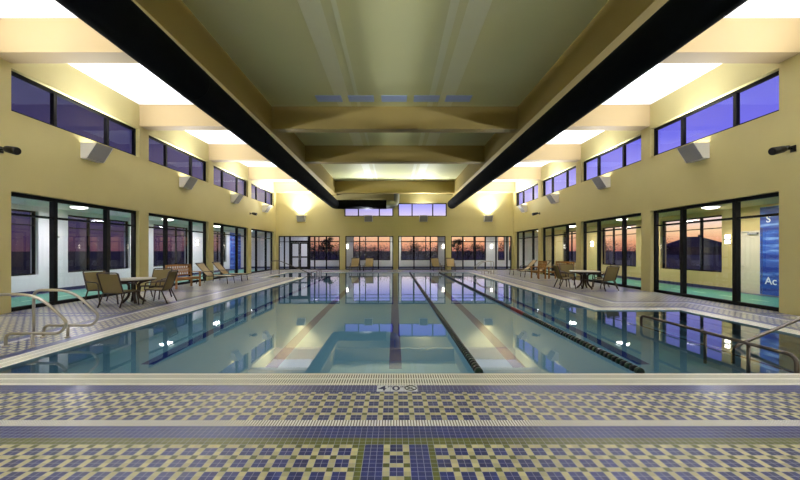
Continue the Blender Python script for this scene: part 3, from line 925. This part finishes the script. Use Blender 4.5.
def make_lounger():
    root = empty('chaise_lounge')
    W2 = .31
    s = MB(); s.sheet([[(x, y, z) for x in (-W2 + .03, 0, W2 - .03)] for (y, z) in ((.95, .36), (.5, .36), (.1, .36), (-.25, .37))], .014); s.build('seat', M_SLINGT, root)
    s = MB(); s.sheet([[(x, y, z) for x in (-W2 + .03, 0, W2 - .03)] for (y, z) in ((-.25, .375), (-.45, .57), (-.65, .78), (-.78, .94))], .014); s.build('backrest', M_SLINGT, root)
    m = MB()
    for q in (-1, 1): m.tube(fillet([(q * W2, .97, .36), (q * W2, -.25, .37), (q * W2, -.80, .97)], .08), .02, 8)
    m.tube([(-W2, .97, .36), (W2, .97, .36)], .02, 8); m.tube([(-W2, -.80, .97), (W2, -.80, .97)], .02, 8)
    m.bar((-W2, -.25, .35), (-W2, -.85, .35), .03, .03); m.bar((W2, -.25, .35), (W2, -.85, .35), .03, .03)
    m.build('frame', M_BRONZE, root)
    for q in (-1, 1):
        for y in (.72, -.70):
            m = MB(); m.tube([(q * W2, y, .35), (q * (W2 + .01), y + (.05 if y > 0 else -.05), 0)], .018, 8); m.build('leg', M_BRONZE, root)
        m = MB(); m.tube(fillet([(q * (W2 + .01), .08, .36), (q * (W2 + .02), .05, .58), (q * (W2 + .01), -.42, .58)], .06), .017, 8); m.build('armrest', M_BRONZE, root)
    return root
lg0 = make_lounger()
for k, (x, y, f, lab, grp) in enumerate((
        (-8.62, 17.1, (1, -.05), 'tan chaise lounge by the left windows, nearer of the two', 'loungers on the side decks'),
        (-8.55, 18.5, (1, -.05), 'tan chaise lounge by the left windows, farther of the two', 'loungers on the side decks'),
        (8.35, 21.15, (-1, -.05), 'tan chaise lounge by the right windows, nearer of the two', 'loungers on the side decks'),
        (8.3, 23.0, (-1, -.05), 'tan chaise lounge by the right windows, farther of the two', 'loungers on the side decks'),
        (-3.12, 27.6, (.0, -1), 'tan lounger on the far deck, leftmost of the four facing the pool', 'loungers on the far deck'),
        (-2.0, 27.6, (.0, -1), 'tan lounger on the far deck, second from left of the four facing the pool', 'loungers on the far deck'),
        (3.22, 27.6, (.05, -1), 'tan lounger on the far deck, third from left of the four facing the pool', 'loungers on the far deck'),
        (4.35, 27.6, (-.1, -1), 'tan lounger on the far deck, rightmost of the four facing the pool', 'loungers on the far deck'))):
    o = lg0 if k == 0 else copy_tree(lg0)
    o.location = (x, y, 0); o.rotation_euler = (0, 0, face(*f)); tag(o, lab, 'lounger', grp)

def make_side():
    root = empty('side_table')
    m = MB(); m.lathe([(.21, .42), (.22, .43), (.215, .445), (.01, .446)], 24); m.build('tabletop', M_BRONZE, root)
    for k in range(4):
        a = PI / 4 + k * PI / 2; c, s = math.cos(a), math.sin(a)
        m = MB(); m.tube([(.14 * c, .14 * s, .42), (.19 * c, .19 * s, 0)], .014, 8); m.build('leg', M_BRONZE, root)
    return root
s0 = make_side(); s0.location = (-2.56, 27.7, 0); tag(s0, 'small dark side table between the left pair of far loungers', 'side table', 'side tables between loungers')
s1 = copy_tree(s0); s1.location = (3.78, 27.7, 0); tag(s1, 'small dark side table between the right pair of far loungers', 'side table', 'side tables between loungers')

def make_bench(w, mat, name='garden_bench'):
    root = empty(name); h = w / 2
    m = MB()
    for k in range(5): m.box(-h + .04, h - .04, -.20 + k * .1, -.12 + k * .1, .41, .435)
    m.build('seat', mat, root)
    m = MB(); m.box(-h + .04, h - .04, .24, .27, .33, .41); m.box(-h + .04, h - .04, -.24, -.21, .33, .41); m.build('apron', mat, root)
    m = MB(); m.box(-h, h, -.315, -.275, .90, .98); m.box(-h + .04, h - .04, -.275, -.245, .50, .56); m.build('back_rail', mat, root)
    m = MB(); nl = max(3, int(round((w - .1) / .11))); st = (w - .1) / nl
    for k in range(nl):
        x0 = -h + .05 + k * st
        m.bar((x0, -.262, .555), (x0 + st, -.296, .91), .022, .014, (0, 1, 0)); m.bar((x0 + st, -.262, .555), (x0, -.296, .91), .022, .014, (0, 1, 0))
        m.bar((x0, -.262, .555), (x0, -.296, .91), .02, .014, (0, 1, 0))
    m.build('lattice', mat, root)
    for s in (-1, 1):
        x = s * (h - .03)
        m = MB(); m.bar((x, .24, 0), (x, .24, .64), .06, .06); m.build('leg', mat, root)
        m = MB(); m.bar((x, -.23, 0), (x, -.23, .44), .06, .06); m.bar((x, -.23, .42), (x, -.30, .96), .06, .05); m.build('leg', mat, root)
        m = MB(); m.box(x - .04, x + .04, -.27, .30, .64, .67); m.build('armrest', mat, root)
    return root
b = make_bench(1.25, M_WOOD); b.location = (-9.02, 15.22, 0); b.rotation_euler = (0, 0, face(.94, -.28))
tag(b, 'wooden garden bench with lattice back by the left windows', 'bench')
b = make_bench(1.25, M_WOOD2); b.location = (9.05, 19.4, 0); b.rotation_euler = (0, 0, face(-.92, -.35))
tag(b, 'golden wooden garden bench with lattice back by the right windows', 'bench')
b = make_bench(.62, M_WOOD2, 'wooden_armchair'); b.location = (8.12, 20.1, 0); b.rotation_euler = (0, 0, face(-.92, -.35))
tag(b, 'golden wooden armchair beyond the bench on the right deck', 'chair')

# ------------------------------------------------------------------ outside
g = MB()
for (x0, x1, y0, y1) in ((-600, 600, YO + TH, 900), (-600, -XO - TH, -200, YO + TH), (XO + TH, 600, -200, YO + TH)):
    g.add([(x0, y0, -.15), (x1, y0, -.15), (x1, y1, -.15), (x0, y1, -.15)], [(0, 1, 2, 3)])
struct(g.build('ground', M_DARKGND))

def tree(x, y, h, wd, lab, seed, dense=1.0):
    r = random.Random(seed)
    root = empty('tree', (x, y, -.15))
    t = MB(); t.tube([(0, 0, 0), (.05 * h, 0, h * .3), (0, .03 * h, h * .6)], [.05 * h * .6, .03 * h * .6, .015 * h], 7)
    for k in range(5):
        a = r.uniform(0, 2 * PI); t.tube([(.02 * h, 0, h * r.uniform(.25, .5)), (math.cos(a) * wd * .35, math.sin(a) * wd * .35, h * r.uniform(.6, .85))], [.014 * h, .004 * h], 5)
    t.build('trunk', M_TRUNK, root)
    f = MB()
    blobs = [(r.uniform(-.33, .33) * wd, r.uniform(-.33, .33) * wd, h * r.uniform(.42, .82), wd * r.uniform(.16, .28)) for _ in range(9)]
    for k in range(int(700 * dense)):
        bx_, by_, bz_, br = r.choice(blobs)
        d = Vector((r.gauss(0, 1), r.gauss(0, 1), r.gauss(0, .8))).normalized() * br * r.uniform(.4, 1.05)
        p = Vector((bx_, by_, bz_)) + d
        u = Vector((r.gauss(0, 1), r.gauss(0, 1), r.gauss(0, 1))).normalized(); v = u.orthogonal().normalized()
        sz = h * r.uniform(.02, .045)
        f.add([p - u * sz, p - v * sz * .5, p + u * sz, p + v * sz * .5], [(0, 1, 2, 3)])
    f.build('foliage', M_TREE, root)
    tag(root, lab, 'tree', 'dark trees outside the windows')

far_t = [(-.235, 58, 2.9, 5), (-.195, 52, 3.9, 3.2), (-.165, 60, 2.6, 6), (-.11, 62, 2.9, 6), (-.085, 55, 2.3, 5), (-.05, 60, 2.2, 6), (-.02, 66, 2.4, 6),
         (.03, 58, 2.6, 6), (.065, 55, 2.9, 5.5), (.10, 57, 2.7, 6), (.13, 62, 2.4, 5), (.175, 52, 3.6, 3.0), (.205, 60, 2.8, 5.5), (.245, 58, 3.1, 5), (.31, 55, 3.0, 5)]
for k, (a, y, h, wd) in enumerate(far_t):
    y0 = y; y = (47, 55, 64)[k % 3] + (3 if k > 8 else 0); wd *= .82; h = 1.58 + (h - 1.58) * y / y0
    tree(a * y, y, h + .25, wd, 'dark tree silhouette beyond the far windows, %s from the left of the row' % ORD[k], 40 + k)
for k, (a, y, h, wd) in enumerate(((.60, 70, 3.8, 6), (.66, 80, 3.4, 6), (.74, 60, 4.0, 4.5), (.80, 75, 3.0, 7), (.92, 70, 3.2, 6), (.99, 54, 3.0, 5))):
    tree(a * y, y, h, wd, 'dark tree silhouette beyond the right corridor windows, %s from the far end' % ORD[k], 80 + k)

h = empty('house', (128, 152, -.15), -.5)
m = MB(); m.box(-11, 11, -8, 8, 0, 3.2); m.build('wall', M_HWALL, h)
m = MB(); m.add([(-12, -9, 3.1), (12, -9, 3.1), (12, 9, 3.1), (-12, 9, 3.1), (-2.2, 0, 7.6), (2.2, 0, 7.6)], [(0, 1, 5, 4), (1, 2, 5), (2, 3, 4, 5), (3, 0, 4), (3, 2, 1, 0)]); m.build('roof', M_HROOF, h)
m = MB(); m.box(1.4, 2.2, -.4, .4, 7.0, 8.4); m.build('chimney', M_HWALL, h)
tag(h, 'distant grey house with a hipped roof seen through the right windows', 'house')

# ------------------------------------------------------------------ added underwater fill
for (x, y, sx_, sy_, p) in ((0, 9.5, 10, 9, 130), (0, 20, 10, 10, 95)):
    area('pool_lamp', (x, y, -.06), (0, 0, 0), sx_, sy_, p, (.75, .97, 1.0))  # unseen downward fill below the surface, added to light the pool bottom

# ------------------------------------------------------------------ sky
wd = bpy.data.worlds.new('dusk'); S.world = wd; wd.use_nodes = True
nt = wd.node_tree; nt.nodes.clear(); B = NB(nt)
tc = nt.nodes.new('ShaderNodeTexCoord'); sp = nt.nodes.new('ShaderNodeSeparateXYZ'); nt.links.new(tc.outputs['Generated'], sp.inputs[0])
cr = nt.nodes.new('ShaderNodeValToRGB'); e = cr.color_ramp.elements
stops = [(0.0, (196, 122, 104)), (.02, (238, 164, 120)), (.045, (252, 206, 160)), (.08, (236, 216, 226)), (.125, (164, 160, 236)), (.25, (100, 98, 214)), (.6, (44, 48, 130))]
e[0].position = stops[0][0]; e[0].color = rgb(*stops[0][1]); e[1].position = stops[-1][0]; e[1].color = rgb(*stops[-1][1])
for (p_, c_) in stops[1:-1]:
    q = e.new(p_); q.color = rgb(*c_)
nt.links.new(sp.outputs[2], cr.inputs[0])
mr = nt.nodes.new('ShaderNodeMapRange'); mr.interpolation_type = 'SMOOTHSTEP'
mr.inputs['From Min'].default_value = -.62; mr.inputs['From Max'].default_value = .08
nt.links.new(sp.outputs[0], mr.inputs[0])
c2 = nt.nodes.new('ShaderNodeValToRGB'); e2 = c2.color_ramp.elements
e2[0].position = 0; e2[0].color = rgb(92, 62, 84); e2[1].position = .5; e2[1].color = rgb(22, 24, 70)
q = e2.new(.07); q.color = rgb(64, 58, 104); q = e2.new(.22); q.color = rgb(44, 44, 104)
nt.links.new(sp.outputs[2], c2.inputs[0])
bg = nt.nodes.new('ShaderNodeBackground')
nt.links.new(B.mix(mr.outputs[0], c2.outputs[0], cr.outputs[0]), bg.inputs[0])
nt.links.new(B.m('MULTIPLY_ADD', mr.outputs[0], .45, .9), bg.inputs[1])
wo = nt.nodes.new('ShaderNodeOutputWorld'); nt.links.new(bg.outputs[0], wo.inputs[0])

# ------------------------------------------------------------------ camera
cam = bpy.data.cameras.new('camera'); cam.lens = 16.0; cam.sensor_width = 36.0
cam.shift_x = 5.5 / 800; cam.shift_y = 10.5 / 800
cam.clip_end = 2000
co = bpy.data.objects.new('camera', cam); COL.objects.link(co)
co.location = (-.015, 0, 1.58); co.rotation_euler = (PI / 2, 0, 0)
S.camera = co
S.view_settings.view_transform = 'Standard'
S.view_settings.exposure = 0.0
cy = S.cycles
cy.caustics_reflective = False; cy.caustics_refractive = False
cy.max_bounces = 12; cy.diffuse_bounces = 6; cy.transparent_max_bounces = 16
cy.use_denoising = True
